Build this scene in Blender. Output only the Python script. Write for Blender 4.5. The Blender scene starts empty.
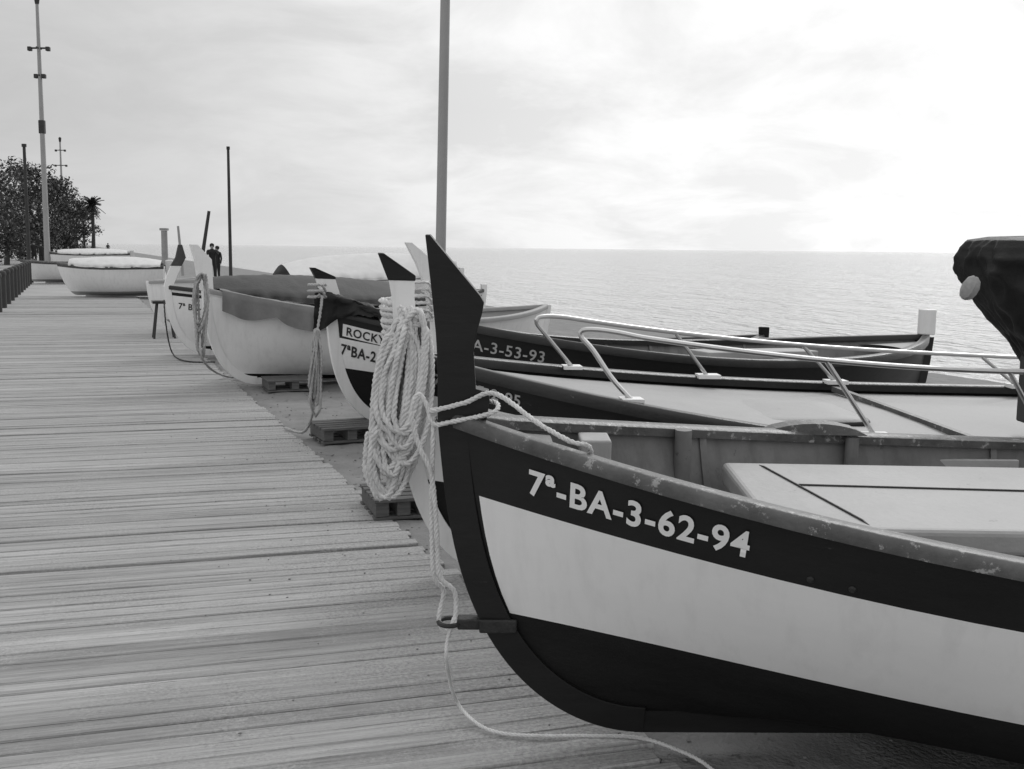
import bpy, bmesh, math, random
from mathutils import Vector, Matrix, noise
R=math.radians
rnd=random.Random(7)
scene=bpy.context.scene; col=scene.collection
scene.view_settings.view_transform='Standard'
# ---------------------------------------------------------------- camera
F=1100.0; PITCH=math.atan(136.5/F); ROLL=R(0.6); H0=1.6
camM=Matrix.Translation((0,0,H0))@Matrix.Rotation(math.pi/2-PITCH,4,'X')@Matrix.Rotation(ROLL,4,'Z')
cd=bpy.data.cameras.new('camera'); cam=bpy.data.objects.new('camera',cd); col.objects.link(cam)
cam.matrix_world=camM; cd.lens=36*F/1024; cd.sensor_width=36; cd.clip_end=60000; cd.clip_start=.05
scene.camera=cam
cR=camM.to_3x3()
def ray(u,v): return cR@Vector((u-512,-(v-384.5),-F))
def at(u,v,h=0.0):
    d=ray(u,v); return Vector((0,0,H0))+d*((h-H0)/d.z)
def atY(u,v,Y):
    d=ray(u,v); return Vector((0,0,H0))+d*(Y/d.y)
# ---------------------------------------------------------------- lighting / world
w=bpy.data.worlds.new('World'); scene.world=w; w.use_nodes=True; t=w.node_tree; N=t.nodes; L=t.links; N.clear()
SUN=Vector((.45,.75,.62)).normalized()
out=N.new('ShaderNodeOutputWorld'); sky=N.new('ShaderNodeTexSky'); sky.sky_type='NISHITA'; sky.sun_disc=False
sky.sun_elevation=math.asin(SUN.z); sky.sun_rotation=math.atan2(SUN.x,SUN.y)
bwn=N.new('ShaderNodeRGBToBW'); L.new(sky.outputs[0],bwn.inputs[0]); b1=N.new('ShaderNodeBackground'); L.new(bwn.outputs[0],b1.inputs[0]); b1.inputs[1].default_value=.08
tc=N.new('ShaderNodeTexCoord'); sx=N.new('ShaderNodeSeparateXYZ'); L.new(tc.outputs['Generated'],sx.inputs[0])
def mth(op,a,b=None,clamp=False):
    n=N.new('ShaderNodeMath'); n.operation=op; n.use_clamp=clamp
    for i,x in enumerate((a,b)):
        if x is None: continue
        if isinstance(x,(int,float)): n.inputs[i].default_value=x
        else: L.new(x,n.inputs[i])
    return n.outputs[0]
def mrange(src,a,b,c,d,smooth=False):
    n=N.new('ShaderNodeMapRange'); 
    if smooth: n.interpolation_type='SMOOTHSTEP'
    for i,x in enumerate((a,b,c,d)): n.inputs[i+1].default_value=x
    L.new(src,n.inputs[0]); return n.outputs[0]
zz=mth('ADD',mth('MAXIMUM',sx.outputs['Z'],0.0),.26)
cx=N.new('ShaderNodeCombineXYZ'); L.new(mth('DIVIDE',sx.outputs['X'],zz),cx.inputs[0]); L.new(mth('DIVIDE',sx.outputs['Y'],zz),cx.inputs[1])
n1=N.new('ShaderNodeTexNoise'); n1.inputs['Scale'].default_value=2.1; n1.inputs['Detail'].default_value=10; n1.inputs['Roughness'].default_value=.6; n1.inputs['Distortion'].default_value=.4
L.new(cx.outputs[0],n1.inputs['Vector'])
dt=N.new('ShaderNodeVectorMath'); dt.operation='DOT_PRODUCT'; L.new(tc.outputs['Generated'],dt.inputs[0]); dt.inputs[1].default_value=SUN
D=dt.outputs['Value']
cl=mrange(n1.outputs['Fac'],.38,.60,-.12,.08)
amp=mrange(D,.55,.80,.30,1.0,True)
gl=mrange(D,.47,.95,.565,1.08,True)
hz=mrange(sx.outputs['Z'],0,.12,.09,0)
zen=mrange(sx.outputs['Z'],.42,1,0,.55,True)
back=mrange(D,.2,-.6,0,.30,True)
val=mth('ADD',mth('ADD',gl,mth('MULTIPLY',cl,amp)),mth('ADD',hz,mth('ADD',zen,back)))
b2=N.new('ShaderNodeBackground'); L.new(val,b2.inputs[0]); b2.inputs[1].default_value=1.0
mx=N.new('ShaderNodeMixShader'); mx.inputs[0].default_value=.90; L.new(b1.outputs[0],mx.inputs[1]); L.new(b2.outputs[0],mx.inputs[2]); L.new(mx.outputs[0],out.inputs[0])
sl=bpy.data.lights.new('sun','SUN'); sl.energy=1.0; sl.angle=R(24); so=bpy.data.objects.new('sun',sl); col.objects.link(so)
so.rotation_euler=(-SUN).to_track_quat('-Z','Y').to_euler()
# ---------------------------------------------------------------- materials
def nt(m):
    m.use_nodes=True; n=m.node_tree; n.nodes.clear(); return n
def mat(name,base,rough=.55,var=.18,scale=3.0,bump=.15,bscale=60,metal=0,stretch=(1,1,1),wear=0,wearcol=.3,spec=.4,attr=None,streak=0):
    m=bpy.data.materials.new(name); t=nt(m); N=t.nodes; L=t.links
    out=N.new('ShaderNodeOutputMaterial'); p=N.new('ShaderNodeBsdfPrincipled'); L.new(p.outputs[0],out.inputs[0])
    tc=N.new('ShaderNodeTexCoord'); mp=N.new('ShaderNodeMapping'); mp.inputs['Scale'].default_value=stretch
    L.new(tc.outputs['Object'],mp.inputs[0])
    n1=N.new('ShaderNodeTexNoise'); n1.inputs['Scale'].default_value=scale; n1.inputs['Detail'].default_value=8; n1.inputs['Roughness'].default_value=.65
    L.new(mp.outputs[0],n1.inputs['Vector'])
    mr=N.new('ShaderNodeMapRange'); mr.inputs[1].default_value=.25; mr.inputs[2].default_value=.75
    mr.inputs[3].default_value=base*(1-var); mr.inputs[4].default_value=base*(1+var)
    L.new(n1.outputs['Fac'],mr.inputs[0]); c=mr.outputs[0]
    if attr:
        a=N.new('ShaderNodeAttribute'); a.attribute_name=attr
        mu=N.new('ShaderNodeMath'); mu.operation='MULTIPLY'; L.new(c,mu.inputs[0]); L.new(a.outputs['Fac'],mu.inputs[1]); c=mu.outputs[0]
    if wear>0:
        n2=N.new('ShaderNodeTexNoise'); n2.inputs['Scale'].default_value=scale*3.1; n2.inputs['Detail'].default_value=12; n2.inputs['Roughness'].default_value=.75
        L.new(mp.outputs[0],n2.inputs['Vector'])
        r=N.new('ShaderNodeMapRange'); r.inputs[1].default_value=.72-wear; r.inputs[2].default_value=.76-wear*.9
        L.new(n2.outputs['Fac'],r.inputs[0])
        mx=N.new('ShaderNodeMix'); mx.data_type='FLOAT'; L.new(r.outputs[0],mx.inputs[0]); L.new(c,mx.inputs[2]); mx.inputs[3].default_value=wearcol
        c=mx.outputs[0]
    if streak>0:
        m3=N.new('ShaderNodeMapping'); m3.inputs['Scale'].default_value=(9,9,.7); L.new(tc.outputs['Object'],m3.inputs[0])
        n3=N.new('ShaderNodeTexNoise'); n3.inputs['Scale'].default_value=1.6; n3.inputs['Detail'].default_value=9; n3.inputs['Roughness'].default_value=.6; L.new(m3.outputs[0],n3.inputs['Vector'])
        r3=N.new('ShaderNodeMapRange'); r3.inputs[1].default_value=.5; r3.inputs[2].default_value=.75; r3.inputs[3].default_value=1; r3.inputs[4].default_value=1-streak; L.new(n3.outputs['Fac'],r3.inputs[0])
        mu=N.new('ShaderNodeMath'); mu.operation='MULTIPLY'; L.new(c,mu.inputs[0]); L.new(r3.outputs[0],mu.inputs[1]); c=mu.outputs[0]
    L.new(c,p.inputs['Base Color'])
    rr=N.new('ShaderNodeMapRange'); rr.inputs[3].default_value=max(.05,rough-.12); rr.inputs[4].default_value=min(1,rough+.12)
    L.new(n1.outputs['Fac'],rr.inputs[0]); L.new(rr.outputs[0],p.inputs['Roughness'])
    p.inputs['Metallic'].default_value=metal; p.inputs['Specular IOR Level'].default_value=spec
    nb=N.new('ShaderNodeTexNoise'); nb.inputs['Scale'].default_value=bscale; nb.inputs['Detail'].default_value=5
    L.new(mp.outputs[0],nb.inputs['Vector'])
    b=N.new('ShaderNodeBump'); b.inputs['Strength'].default_value=bump; b.inputs['Distance'].default_value=.01
    L.new(nb.outputs['Fac'],b.inputs['Height']); L.new(b.outputs[0],p.inputs['Normal'])
    return m
M={}
M['black']=mat('dark_paint',.014,.42,.35,2.5,.14,22,wear=.06,wearcol=.06,stretch=(.5,1,2),spec=.28)
M['bottom']=mat('bottom_paint',.015,.75,.35,4,.2,35,wear=.08,wearcol=.035,stretch=(.5,1,2),spec=.15)
M['white']=mat('white_paint',.80,.5,.04,2.2,.12,14,wear=.008,wearcol=.45,stretch=(.5,1,1.5),streak=.09)
M['white2']=mat('white_paint_bright',.82,.45,.05,3,.1,30,streak=.12)
M['boxwhite']=mat('box_paint',.36,.6,.18,3,.2,40,wear=.10,wearcol=.2)
M['letter']=mat('letter_paint',.80,.5,.06,20,.0)
M['letterold']=mat('faded_letter_paint',.42,.5,.15,20,.0)
M['letterdark']=mat('letter_paint_dark',.02,.5,.1,20,.0)
M['inner']=mat('inner_paint',.17,.55,.25,5,.2,40,wear=.11,wearcol=.09,streak=.35)
M['rim']=mat('gunwale_paint',.085,.42,.5,7,.3,45,wear=.15,wearcol=.30)
M['rimblack']=mat('gunwale_black',.018,.35,.4,6,.2,45,wear=.06,wearcol=.12)
M['deck']=mat('deck_paint',.30,.55,.16,4,.15,60,wear=.07,wearcol=.18)
M['steel']=mat('steel',.55,.36,.08,20,.02,60,metal=1)
M['iron']=mat('iron',.04,.55,.4,20,.4,80,metal=.4)
M['rope']=mat('rope_fibre',.66,.9,.2,14,.4,300)
M['rope2']=mat('rope_fibre_grey',.42,.9,.2,14,.5,300)
M['tarp']=mat('tarp_grey',.17,.75,.2,5,.4,25)
M['tarpl']=mat('tarp_light',.6,.7,.1,5,.3,25)
M['tarpd']=mat('tarp_black',.012,.6,.4,6,.8,18,spec=.3)
M['tarpm']=mat('tarp_dark',.06,.7,.3,6,.5,22)
M['old']=mat('old_wood',.12,.85,.4,8,.6,60,stretch=(1,8,8))
M['concrete']=mat('concrete',.30,.9,.2,3,.3,40)
M['polelight']=mat('pole_grey_paint',.32,.5,.1,2,.05,40)
M['poledark']=mat('pole_dark',.04,.7,.3,4,.2,40)
M['skin']=mat('skin',.3,.6,.1,8,.05,50)
M['cloth']=mat('dark_clothing',.02,.85,.3,12,.3,80)
M['hair']=mat('hair',.012,.7,.3,20,.3,80)
M['leaf']=mat('leaf',.045,.6,.5,1.2,.1,20)
M['leaf2']=mat('leaf_pale',.10,.6,.4,1.2,.1,20)
M['bark']=mat('bark',.07,.9,.3,6,.6,30)
M['foam']=mat('foam_float',.30,.8,.2,30,.5,60)
M['pave']=mat('paving',.32,.9,.15,.6,.2,10)
M['stone']=mat('pebble',.2,.8,.5,9,.3,60)
# ---------------------------------------------------------------- mesh builder
class MB:
    def __init__(s): s.v=[]; s.f=[]; s.m=[]
    def add(s,vs,fs,mi=0):
        b=len(s.v); s.v+= [tuple(x) for x in vs]
        for f in fs: s.f.append([b+i for i in f]); s.m.append(mi)
    def box(s,c,d,rot=None,mi=0):
        c=Vector(c); h=Vector(d)/2; vs=[]
        for x in(-1,1):
            for y in(-1,1):
                for z in(-1,1):
                    p=Vector((x*h.x,y*h.y,z*h.z))
                    if rot is not None: p=rot@p
                    vs.append(c+p)
        s.add(vs,[(0,1,3,2),(4,6,7,5),(0,4,5,1),(2,3,7,6),(0,2,6,4),(1,5,7,3)],mi)
    def tube(s,pts,r,n=8,mi=0,closed=False):
        pts=[Vector(p) for p in pts]; N=len(pts)
        rs=r if isinstance(r,(list,tuple)) else [r]*N
        T=[]
        for i in range(N):
            a=pts[(i-1)%N] if (closed or i>0) else pts[i]; b=pts[(i+1)%N] if (closed or i<N-1) else pts[i]
            t=(b-a); T.append(t.normalized() if t.length>1e-9 else Vector((0,0,1)))
        u=T[0].cross(Vector((0,0,1)))
        if u.length<1e-3: u=T[0].cross(Vector((1,0,0)))
        u.normalize(); vs=[]
        for i in range(N):
            u=(u-T[i]*u.dot(T[i])); u.normalize(); w=T[i].cross(u)
            for k in range(n):
                a=2*math.pi*k/n; vs.append(pts[i]+(u*math.cos(a)+w*math.sin(a))*rs[i])
        fs=[]
        for i in range(N if closed else N-1):
            j=(i+1)%N
            for k in range(n):
                fs.append((i*n+k,i*n+(k+1)%n,j*n+(k+1)%n,j*n+k))
        if not closed:
            fs.append(tuple(range(n))[::-1]); fs.append(tuple((N-1)*n+k for k in range(n)))
        s.add(vs,fs,mi)
    def strip(s,rows,mi=0,close=False,flip=False,caps=False):
        n=len(rows[0]); vs=[p for r in rows for p in r]; fs=[]
        for i in range(len(rows)-1):
            for k in range(n if close else n-1):
                q=(i*n+k,i*n+(k+1)%n,(i+1)*n+(k+1)%n,(i+1)*n+k)
                fs.append(q[::-1] if flip else q)
        if caps and close:
            fs.append(tuple(range(n))[::-1]); fs.append(tuple((len(rows)-1)*n+k for k in range(n)))
        s.add(vs,fs,mi)
    def build(s,name,mats,parent=None,smooth=True,bevel=0,ang=40,weld=True):
        me=bpy.data.meshes.new(name); me.from_pydata(s.v,[],s.f); 
        if not isinstance(mats,(list,tuple)): mats=[mats]
        for m in mats: me.materials.append(m)
        me.polygons.foreach_set('material_index',s.m)
        bm=bmesh.new(); bm.from_mesh(me)
        if weld:
            bmesh.ops.remove_doubles(bm,verts=bm.verts,dist=1e-5)
            bmesh.ops.recalc_face_normals(bm,faces=bm.faces)
        for f in bm.faces: f.smooth=smooth
        if smooth and ang<170:
            for e in bm.edges:
                if len(e.link_faces)==2 and e.calc_face_angle(0)>R(ang): e.smooth=False
        bm.to_mesh(me); bm.free()
        o=bpy.data.objects.new(name,me); col.objects.link(o)
        if parent: o.parent=parent
        if bevel:
            b=o.modifiers.new('bevel','BEVEL'); b.width=bevel; b.segments=3; b.limit_method='ANGLE'
        return o
def tag(o,label=None,cat=None,group=None,kind=None):
    if label: o['label']=label
    if cat: o['category']=cat
    if group: o['group']=group
    if kind: o['kind']=kind
    return o
def empty(name,loc=(0,0,0),rot=(0,0,0),label=None,cat=None,group=None):
    o=bpy.data.objects.new(name,None); col.objects.link(o); o.location=loc; o.rotation_euler=rot; o.empty_display_size=.1
    return tag(o,label,cat,group)
def copy_tree(o,parent=None):
    c=o.copy(); col.objects.link(c); c.parent=parent
    for ch in list(o.children): copy_tree(ch,c)
    return c
def catmull(P,step):
    P=[Vector(p) for p in P]; out=[]
    for i in range(len(P)-1):
        p0=P[max(i-1,0)]; p1=P[i]; p2=P[i+1]; p3=P[min(i+2,len(P)-1)]
        n=max(2,int((p2-p1).length/step))
        for k in range(n):
            t=k/n
            out.append(.5*((2*p1)+(-p0+p2)*t+(2*p0-5*p1+4*p2-p3)*t*t+(-p0+3*p1-3*p2+p3)*t**3))
    out.append(P[-1]); return out
def rope(mb,P,r=.012,lay=.07,step=None,n=5):
    pts=catmull(P,step or r*1.1); N=len(pts)
    u=None; fr=[]; d=0
    for i in range(N):
        t=(pts[min(i+1,N-1)]-pts[max(i-1,0)]); t=t.normalized() if t.length>1e-9 else Vector((0,0,1))
        if u is None:
            u=t.cross(Vector((.3,.2,1))); u.normalize()
        u=u-t*u.dot(t); u.normalize(); w=t.cross(u)
        if i: d+=(pts[i]-pts[i-1]).length
        fr.append((pts[i],u.copy(),w,d))
    for s in range(3):
        sp=[p+(a*math.cos(2*math.pi*(d/lay+s/3))+b*math.sin(2*math.pi*(d/lay+s/3)))*r*.5 for p,a,b,d in fr]
        mb.tube(sp,r*.56,n)
# ---------------------------------------------------------------- path frame
vp=ray(75,245.0); P_=Vector((vp.x,vp.y,0)).normalized(); Q_=Vector((P_.y,-P_.x,0))
E0=at(300,440,0); ANG=math.atan2(Q_.y,Q_.x)
def qp(q,p,z=0): return E0+Q_*q+P_*p+Vector((0,0,z))
PW=3.7
# ---------------------------------------------------------------- ground
def gz(q,p):
    if q<-PW: base=-.015
    elif q<-.12: base=-.09
    else:
        base=-.028
        n=noise.noise(Vector((q*1.5,p*1.5,0)))*.02+noise.noise(Vector((q*6,p*6,3)))*.014+noise.noise(Vector((q*14,p*14,7)))*.006
        base+=n
        if q<.2: base+=.014*noise.noise(Vector((q*2,p*1.3,9)))
    if q>5: base-=min(3.2,(q-5)*.075+max(0,q-12)*.06)
    return base
qs=[-4000,-1500,-500,-200,-100,-60,-40,-25,-15,-8,-5,-3.75,-3.69,-2,-1,-.5,-.2,-.12]+[ -.05+.05*i for i in range(58)]+[2.9+.4*i for i in range(60)]+[40,80,200,600]
ps=[-200,-80,-40,-20,-14]+[-10+.07*i for i in range(343)]+[14.3+.8*i for i in range(60)]+[70,90,120,180,300,600,1500,5000]
rows=[[Vector((q,p,gz(q,p))) for q in qs] for p in ps]
mb=MB(); mb.strip(rows)
M['sand']=mat('sand',.23,.95,.25,2.5,1.0,55,wear=.13,wearcol=.11,spec=.1)
g=mb.build('ground',M['sand'],smooth=True,ang=180,weld=False); g.location=E0; g.rotation_euler.z=ANG; tag(g,kind='structure')
mb=MB(); pr=random.Random(5)
for i in range(2400):
    p_=-9+26*pr.random()**1.2; q_=pr.uniform(0,1)**1.6*2.4-.02; s_=pr.uniform(.003,.013)
    if pr.random()<.28: q_=-pr.random()**2.5*1.3; zc=.002; s_*=.6
    else: zc=gz(q_,p_)+s_*.3
    vs=[Vector((q_+s_*pr.uniform(.7,1.3)*x,p_+s_*pr.uniform(.7,1.3)*y,zc+s_*.6*z)) for x,y,z in((1,0,0),(0,1,0),(-1,0,0),(0,-1,0),(0,0,1),(0,0,-1))]
    mb.add(vs,[(0,1,4),(1,2,4),(2,3,4),(3,0,4),(1,0,5),(2,1,5),(3,2,5),(0,3,5)])
pb_=mb.build('pebbles',M['stone'],smooth=True,ang=180,weld=False); pb_.location=E0; pb_.rotation_euler.z=ANG; tag(pb_,'small pebbles and grit scattered on the sand beside the boardwalk','pebbles',kind='stuff')
def sea_mat():
    m=bpy.data.materials.new('sea_water'); t=nt(m); N=t.nodes; L=t.links
    out=N.new('ShaderNodeOutputMaterial'); p=N.new('ShaderNodeBsdfPrincipled'); L.new(p.outputs[0],out.inputs[0])
    p.inputs['Base Color'].default_value=(.44,.44,.44,1); p.inputs['Roughness'].default_value=.08; p.inputs['IOR'].default_value=1.33
    tc=N.new('ShaderNodeTexCoord'); mp=N.new('ShaderNodeMapping'); mp.inputs['Scale'].default_value=(1,.4,1); mp.inputs['Rotation'].default_value=(0,0,R(70))
    L.new(tc.outputs['Object'],mp.inputs[0]); prev=None
    for sc,st in((.06,1.2),(.35,1.1),(1.6,.65),(5,.25)):
        n=N.new('ShaderNodeTexNoise'); n.inputs['Scale'].default_value=sc; n.inputs['Detail'].default_value=4
        L.new(mp.outputs[0],n.inputs['Vector'])
        b=N.new('ShaderNodeBump'); b.inputs['Strength'].default_value=1; b.inputs['Distance'].default_value=st
        L.new(n.outputs['Fac'],b.inputs['Height'])
        if prev: L.new(prev.outputs[0],b.inputs['Normal'])
        prev=b
    L.new(prev.outputs[0],p.inputs['Normal'])
    return m
mb=MB(); q1=[12,20,30,60,120,300,800,2500,8000,30000]; p1=[-8000,-2000,-500,-100,-30,0,30,60,120,300,800,2500,8000,30000]
mb.strip([[Vector((q,p,-1.35)) for q in q1] for p in p1])
sea=mb.build('sea',sea_mat(),smooth=False); sea.location=E0; sea.rotation_euler.z=ANG; tag(sea,kind='structure')
# boardwalk (boards laid a few degrees off square)
mb=MB(); attr=[]
SH=R(4.5); TS=math.tan(SH)
p=-13.5; Wd=.100
wr=random.Random(3)
def plank(p0,w,q0,q1,z):
    h=.035; c=.005; ti=wr.uniform(-.003,.003)
    prof=[(p0,-h),(p0,-c),(p0+c,0),(p0+w-c,0),(p0+w,-c),(p0+w,-h)]
    nseg=9; rows=[]
    for i in range(nseg+1):
        q=q0+(q1-q0)*i/nseg; wob=noise.noise(Vector((q*.6,p0*2,5)))*.006
        rows.append([Vector((q,a+wob*.7,z+b+wob+ti*(a-p0)/w)) for a,b in prof])
    k=len(mb.v); mb.strip(rows,close=True,caps=True); attr.extend([wr.choice((.80,.89,.96,1,1.03,1.08,1.16))*wr.uniform(.95,1.05)]*(len(mb.v)-k))
while p<27:
    w_=Wd-wr.uniform(.003,.011); e0=-p*TS
    plank(p,w_,e0-PW+wr.uniform(-.02,.02),e0+wr.uniform(-.02,.02)+(.05 if wr.random()<.05 else 0),wr.uniform(-.003,.003)-(.007 if wr.random()<.08 else 0))
    p+=Wd
me=bpy.data.meshes.new('boardwalk'); me.from_pydata(mb.v,[],mb.f)
a=me.attributes.new('pv','FLOAT','POINT'); a.data.foreach_set('value',attr)
M['plank']=mat('weathered_planks',.345,.95,.38,3.0,1.0,11,stretch=(.35,9,9),wear=.13,wearcol=.16,attr='pv',spec=.05)
t=M['plank'].node_tree; N=t.nodes; L=t.links; pb=[n for n in N if n.type=='BSDF_PRINCIPLED'][0]
src=pb.inputs['Base Color'].links[0].from_socket
tc=N.new('ShaderNodeTexCoord'); n=N.new('ShaderNodeTexNoise'); n.inputs['Scale'].default_value=1.6; n.inputs['Detail'].default_value=14; n.inputs['Roughness'].default_value=.85
L.new(tc.outputs['Object'],n.inputs['Vector']); r=N.new('ShaderNodeMapRange'); r.inputs[1].default_value=.46; r.inputs[2].default_value=.62; r.inputs[4].default_value=.7
sxx=N.new('ShaderNodeSeparateXYZ'); L.new(tc.outputs['Object'],sxx.inputs[0])
my=N.new('ShaderNodeMath'); my.operation='MULTIPLY_ADD'; L.new(sxx.outputs['Y'],my.inputs[0]); my.inputs[1].default_value=TS; L.new(sxx.outputs['X'],my.inputs[2])
er=N.new('ShaderNodeMapRange'); er.inputs[1].default_value=-.9; er.inputs[2].default_value=.05; er.inputs[3].default_value=0; er.inputs[4].default_value=.14; L.new(my.outputs[0],er.inputs[0])
ad=N.new('ShaderNodeMath'); ad.operation='ADD'; L.new(n.outputs['Fac'],ad.inputs[0]); L.new(er.outputs[0],ad.inputs[1])
L.new(ad.outputs[0],r.inputs[0]); mx=N.new('ShaderNodeMix'); mx.data_type='FLOAT'; L.new(r.outputs[0],mx.inputs[0]); L.new(src,mx.inputs[2])
sp=N.new('ShaderNodeTexNoise'); sp.inputs['Scale'].default_value=70; sp.inputs['Detail'].default_value=5; sp.inputs['Roughness'].default_value=.7; L.new(tc.outputs['Object'],sp.inputs['Vector'])
sr=N.new('ShaderNodeMapRange'); sr.inputs[1].default_value=.35; sr.inputs[2].default_value=.65; sr.inputs[3].default_value=.20; sr.inputs[4].default_value=.48; L.new(sp.outputs['Fac'],sr.inputs[0]); L.new(sr.outputs[0],mx.inputs[3])
L.new(mx.outputs[0],pb.inputs['Base Color'])
me.materials.append(M['plank']); bw=bpy.data.objects.new('boardwalk',me); col.objects.link(bw); bw.location=E0; bw.rotation_euler.z=ANG-SH; tag(bw,kind='structure')
mb=MB(); mb.strip([[Vector((q,p,.004)) for q in(-PW-12,-PW-6,-PW-.05)] for p in(-30,0,30,60,120,300)]); mb.strip([[Vector((q,p,-.012)) for q in(-PW-.05,-1,0.6)] for p in(26.2,60,120,300)])
pv=mb.build('promenade',M['pave'],smooth=False); pv.location=E0; pv.rotation_euler.z=ANG; tag(pv,kind='structure')
# ---------------------------------------------------------------- boats
class Hull:
    def __init__(s,L=5.2,B=.95,zb=1.07,zm=.74,zs=.9,k=.07,um=.55,a=2.0,r0=.09,r1=.50,nm=.30,ne=.76,transom=False,bs=1.0):
        s.__dict__.update(locals())
    def sheer(s,u):
        return s.zm+((s.zb-s.zm)*((s.um-u)/s.um)**2 if u<s.um else (s.zs-s.zm)*((u-s.um)/(1-s.um))**2)
    def xb(s,h): g=min(1,max(0,1-h)); return s.r0*(1-h)+s.r1*(1-math.sqrt(max(0,1-g**3)))
    def xs(s,h): g=min(1,max(0,1-h)); return s.L-(.06*(1-h) if s.transom else s.r0*(1-h)+s.r1*.8*(1-math.sqrt(max(0,1-g**3))))
    def P(s,u,h,side=-1,inset=0):
        u=min(max(u,0),1)
        x=s.xb(h)+(s.xs(h)-s.xb(h))*u
        if s.transom and u>.55: e=.25*((u-.55)/.45)**2; f=1-e*.8
        elif s.transom: e=(1-u/.55)**2; f=1-e
        else: e=abs(2*u-1)**2; f=1-abs(2*u-1)**(s.a if u<.5 else s.a*s.bs)
        nn=s.nm+(s.ne-s.nm)*e
        y=max(0,s.B*f*max(h,0)**nn-inset)
        return Vector((x,side*y,s.k+(s.sheer(u)-s.k)*h))
    def us(s,n=44,u0=0,u1=1):
        return [u0+(u1-u0)*(.5-.5*math.cos(math.pi*i/n)) for i in range(n+1)]
    def nrm(s,u,h,side):
        a=s.P(u+.01,h,side)-s.P(u-.01,h,side); b=s.P(u,min(h+.02,1),side)-s.P(u,max(h-.02,0.01),side)
        n=a.cross(b); n.normalize()
        if n.y*side<0: n=-n
        return n
    def hz(s,u,z): return (z-s.k)/(s.sheer(u)-s.k)
def hull_mesh(H,bands,mats,parent,udark=0,mdark=0):
    mb=MB(); us=H.us()
    if udark: us=sorted(us+[udark])
    for side in(-1,1):
        for h0,h1,mi,n in bands:
            for i in range(len(us)-1):
                hs=[h0+(h1-h0)*j/n for j in range(n+1)]
                if h0==0: hs=[h1*(j/n)**2.4 for j in range(n+1)]
                m2=mdark if us[i+1]<=udark+1e-6 else mi
                mb.strip([[H.P(us[i],h,side) for h in hs],[H.P(us[i+1],h,side) for h in hs]],m2)
    if H.transom:
        hs=[(j/10) for j in range(11)]
        mb.strip([[H.P(1,h,-1) for h in hs],[H.P(1,h,1) for h in hs]],1)
    return mb.build('hull',mats,parent,ang=60)
def plate(mb,pairs,ta,tb,mi=0):
    rows=[[Vector((a[0],-ta,a[1])),Vector((a[0],ta,a[1])),Vector((b[0],tb,b[1])),Vector((b[0],-tb,b[1]))] for a,b in pairs]
    mb.strip(rows,mi,close=True,caps=True)
def stem(H,parent,horn,mt,capm=None,th=.03,capn=0,wf=.045,wb=.045):
    pairs=[]; N=34
    pl=[(H.xb((i/N)**2.2),H.k+(H.sheer(0)-H.k)*(i/N)**2.2) for i in range(N+1)]
    for i,(x,z) in enumerate(pl):
        a=pl[max(i-1,0)]; b=pl[min(i+1,N)]; t=Vector((b[0]-a[0],b[1]-a[1]))
        t.normalize(); n=Vector((-t.y,t.x))
        if n.x>0: n=-n
        if n.y>0: n=Vector((-1,0))
        if i==0: n=Vector((-.05,-1)).normalized()
        pairs.append(((x+n.x*wf,z+n.y*wf),(x-n.x*wb,z-n.y*wb)))
    zb=H.sheer(0); body=horn[:len(horn)-capn] if capn else horn
    for dz,xf,xk in body: pairs.append(((xf,zb+dz),(xk,zb+dz)))
    mb=MB(); plate(mb,pairs,th*.7,th); mb.build('stem_post',mt,parent,ang=30,bevel=.005)
    if capn:
        mb=MB(); cp=horn[-capn-1:]; plate(mb,[((xf-.004,zb+dz),(xk+.004,zb+dz)) for dz,xf,xk in cp],th*.7+.004,th+.004)
        mb.build('stem_cap',capm,parent,bevel=.005,smooth=False)
def keel(H,parent,mt,post=True,th=.021,top=.10):
    x0=H.xb(0)-.03; x1=H.xs(0)
    mb=MB(); pairs=[((x0+(x1-x0)*i/8,H.k-.0445),(x0+(x1-x0)*i/8,H.k+.03)) for i in range(9)]
    plate(mb,pairs,th,th); mb.build('keel',mt,parent,smooth=False)
    if post:
        th=.03; N=14; pl=[(H.xs(i/N),H.k+(H.sheer(1)-H.k)*i/N) for i in range(N+1)]; pairs=[]
        for i,(x,z) in enumerate(pl): pairs.append(((x+.05,z-(.04 if i==0 else 0)),(x-.04,z)))
        z=H.sheer(1)
        if top: pairs+= [((H.L+.05,z+top),(H.L-.05,z+top))]
        mb=MB(); plate(mb,pairs,th,th); mb.build('stern_post',mt,parent,smooth=False,bevel=.005)
def gunwale(H,parent,mt,w_in=.07,w_out=.028,up=.028,dn=.03,u0=.0,u1=1):
    for side in(-1,1):
        rows=[]
        for u in H.us(40,u0,u1):
            p=H.P(u,1,side); yo=abs(p.y)+w_out; yi=max(0.0,abs(p.y)-w_in); z=p.z
            sec=[(yo-.003,z-dn),(yo,z+up*.2),(yo-.010,z+up*.85),(yo-.02,z+up),(yi+.012 if yi>0 else yi,z+up),(yi,z+up*.7),(yi,z-dn*.6)]
            rows.append([Vector((p.x,side*a,b)) for a,b in sec])
        mb=MB(); mb.strip(rows,close=True,caps=True); mb.build('gunwale',mt,parent,ang=50)
def rubrail(H,parent,mt,h,w=.03,t=.02,name='rubbing_strake',u0=.01,u1=.99,sides=(-1,1)):
    for side in sides:
        rows=[]
        for u in H.us(40,u0,u1):
            p=H.P(u,h,side); n=H.nrm(u,h,side)
            rows.append([p-n*.01+Vector((0,0,w/2)),p+n*t*.8+Vector((0,0,w*.35)),p+n*t,p+n*t*.8-Vector((0,0,w*.35)),p-n*.01-Vector((0,0,w/2))])
        mb=MB(); mb.strip(rows,close=True,caps=True); mb.build(name,mt,parent,ang=70)
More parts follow.
